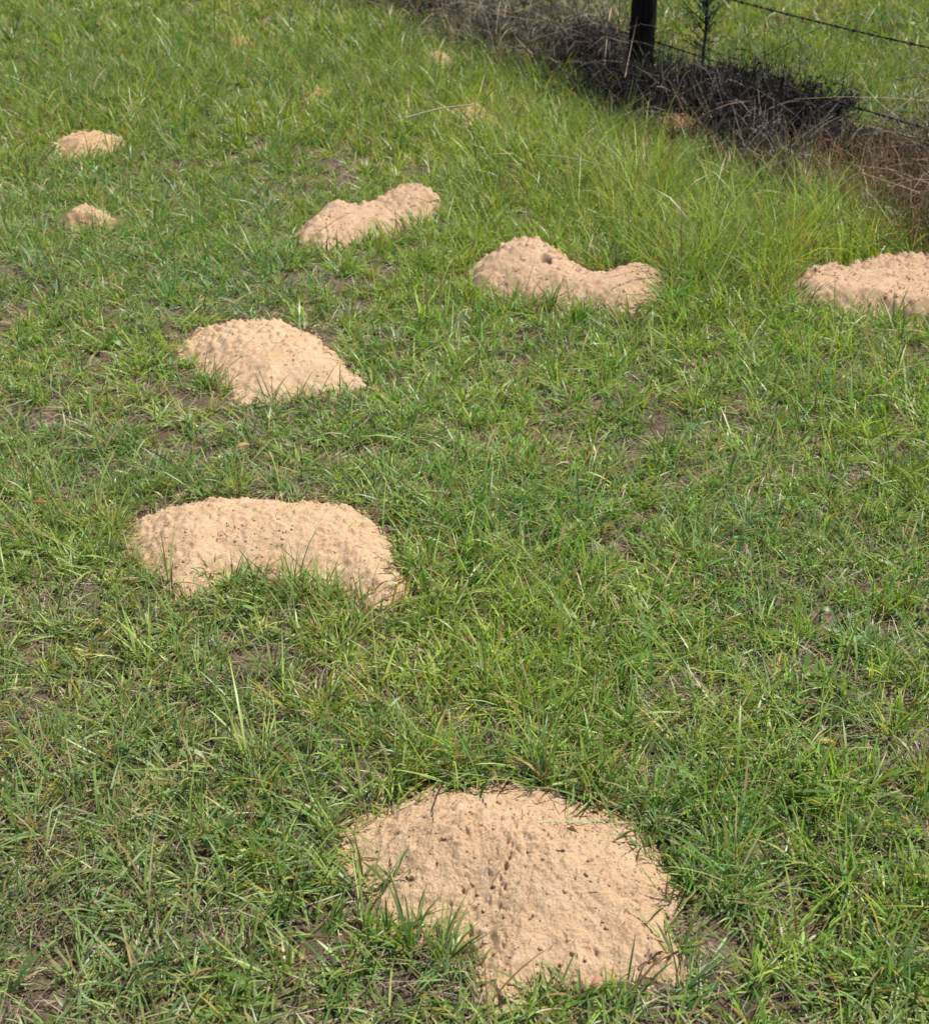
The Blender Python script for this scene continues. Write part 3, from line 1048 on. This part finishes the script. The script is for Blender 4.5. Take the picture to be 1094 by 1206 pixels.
leaf_thing(275, 529, 0.03, 0.048, 0.014, 0.3, 1.0, (0.45, 0.27, 0.12), 'curled orange-brown leaf in the grass below the domed mound')
leaf_thing(38, 592, 0.035, 0.04, 0.010, 0.2, 1.3, (0.36, 0.17, 0.07), 'brown leaf in the grass left of the kidney-shaped mound')
leaf_thing(697, 1163, 0.028, 0.028, 0.011, 0.9, 1.2, (0.45, 0.22, 0.14), 'pinkish dead leaf at the front foot of the foreground mound')
leaf_thing(668, 976, 0.105, 0.017, 0.007, -0.2, 1.5, (0.12, 0.05, 0.025), 'brown seed husk lying on top of the foreground mound', name='seed_husk', cat='seed')
leaf_thing(963, 873, 0.045, 0.04, 0.008, 0.1, 1.45, (0.50, 0.28, 0.10), 'orange-brown leaf in the grass at lower right')

# tufts growing through the mounds and at their edges, clumps near the camera
TU = [(462, 1000, 0.09, 8, 0.07), (455, 1075, 0.06, 14, 0.11), (485, 1110, 0.02, 22, 0.13), (520, 1128, 0.01, 26, 0.12),
      (692, 1160, 0.02, 9, 0.09), (745, 1158, 0.02, 12, 0.08), (640, 1180, 0.0, 22, 0.08), (800, 1110, 0.02, 14, 0.10),
      (790, 1055, 0.03, 6, 0.07), (560, 1122, 0.03, 9, 0.05), (300, 690, 0.01, 12, 0.13), (345, 690, 0.02, 14, 0.14),
      (275, 680, 0.02, 9, 0.11), (245, 660, 0.04, 6, 0.05), (430, 700, 0.03, 8, 0.12), (400, 712, 0.0, 14, 0.10),
      (200, 690, 0.0, 18, 0.12), (474, 680, 0.0, 12, 0.12), (265, 450, 0.03, 7, 0.10), (240, 455, 0.0, 14, 0.13),
      (350, 478, 0.0, 10, 0.12), (395, 462, 0.02, 10, 0.10), (315, 470, 0.02, 5, 0.10), (600, 360, 0.02, 14, 0.14),
      (650, 358, 0.02, 14, 0.13), (700, 365, 0.02, 10, 0.14), (740, 372, 0.02, 16, 0.14), (490, 274, 0.0, 12, 0.12),
      (440, 292, 0.0, 12, 0.12), (380, 306, 0.0, 12, 0.12), (1000, 386, 0.0, 14, 0.13), (1050, 390, 0.0, 18, 0.14),
      (945, 376, 0.0, 14, 0.14), (440, 960, 0.03, 5, 0.06), (420, 1040, 0.02, 12, 0.1), (300, 1150, 0.0, 12, 0.12),
      (760, 1000, 0.0, 14, 0.13), (640, 925, 0.0, 20, 0.16), (700, 940, 0.0, 16, 0.15)]
ac = Acc()
r = np.random.default_rng(99)
for px, py, z, n, L in TU:
    b = at(px, py, z)
    n = int(n * 1.5)
    a = r.uniform(0, 6.28, n)
    rd = np.abs(r.normal(0, 0.014, n))
    x, y = b[0] + rd * np.cos(a), b[1] + rd * np.sin(a)
    col = GREENS[r.integers(0, 6, n)] * r.uniform(0.8, 1.3, (n, 1))
    dry = r.random(n) < 0.15
    col = np.where(dry[:, None], np.array((0.22, 0.14, 0.08)) * r.uniform(0.5, 1.5, (n, 1)), col)
    v, q, c = blades(np.stack([x, y, surf_z(x, y) - 0.004], -1), a + r.normal(0, 0.6, n), r.uniform(0.5, 1.15, n) * L,
                     r.uniform(0.002, 0.005, n) * max(1, b[1] / 3), np.abs(r.normal(0.5, 0.4, n)), r.normal(0.7, 0.4, n),
                     r.normal(0, 0.8, n), col, S=6, tipc=np.where(r.random(n) < 0.4, 0.6, 0.1), floor=False)
    ac.add(v, q, c)
o = ac.build('grass_sprigs', M_GRASS)
tag(o, 'longer green grass sprigs poking through and over the edges of the sand mounds', 'grass', kind='stuff')

# broad-leaved low weeds and clover-like rosettes
x, y, r = region(6, 0.8, 6.5, 0.4, 444)
ok = mound_mask(x, y) < -0.02
s_, t_ = fence_st(x, y)
ok &= ~((t_ > -0.4) & (t_ < 0.4))
x, y = x[ok], y[ok]
n0 = len(x)
cnt = r.integers(5, 12, n0)
i = np.repeat(np.arange(n0), cnt)
n = len(i)
az = r.uniform(0, 6.28, n)
rd = r.uniform(0, 0.03, n)
bx, by = x[i] + rd * np.cos(az), y[i] + rd * np.sin(az)
sz = r.uniform(0.6, 1.3, n0)[i]
col = np.array([(0.15, 0.26, 0.07), (0.11, 0.21, 0.07), (0.20, 0.29, 0.08)])[r.integers(0, 3, n0)][i] * r.uniform(0.8, 1.25, (n, 1))
v, q, c = blades(np.stack([bx, by, surf_z(bx, by) + r.uniform(0.008, 0.035, n)], -1), az, sz * r.uniform(0.018, 0.045, n),
                 sz * r.uniform(0.006, 0.012, n), r.uniform(0.7, 1.4, n), r.normal(0.4, 0.3, n), r.normal(0, 0.5, n), col, S=5,
                 prof='leaf')
o = mesh_np('broadleaf_weeds', v, q, M_GRASS, None, c)
tag(o, 'small broad-leaved weeds mixed low into the turf', 'weeds', kind='stuff')
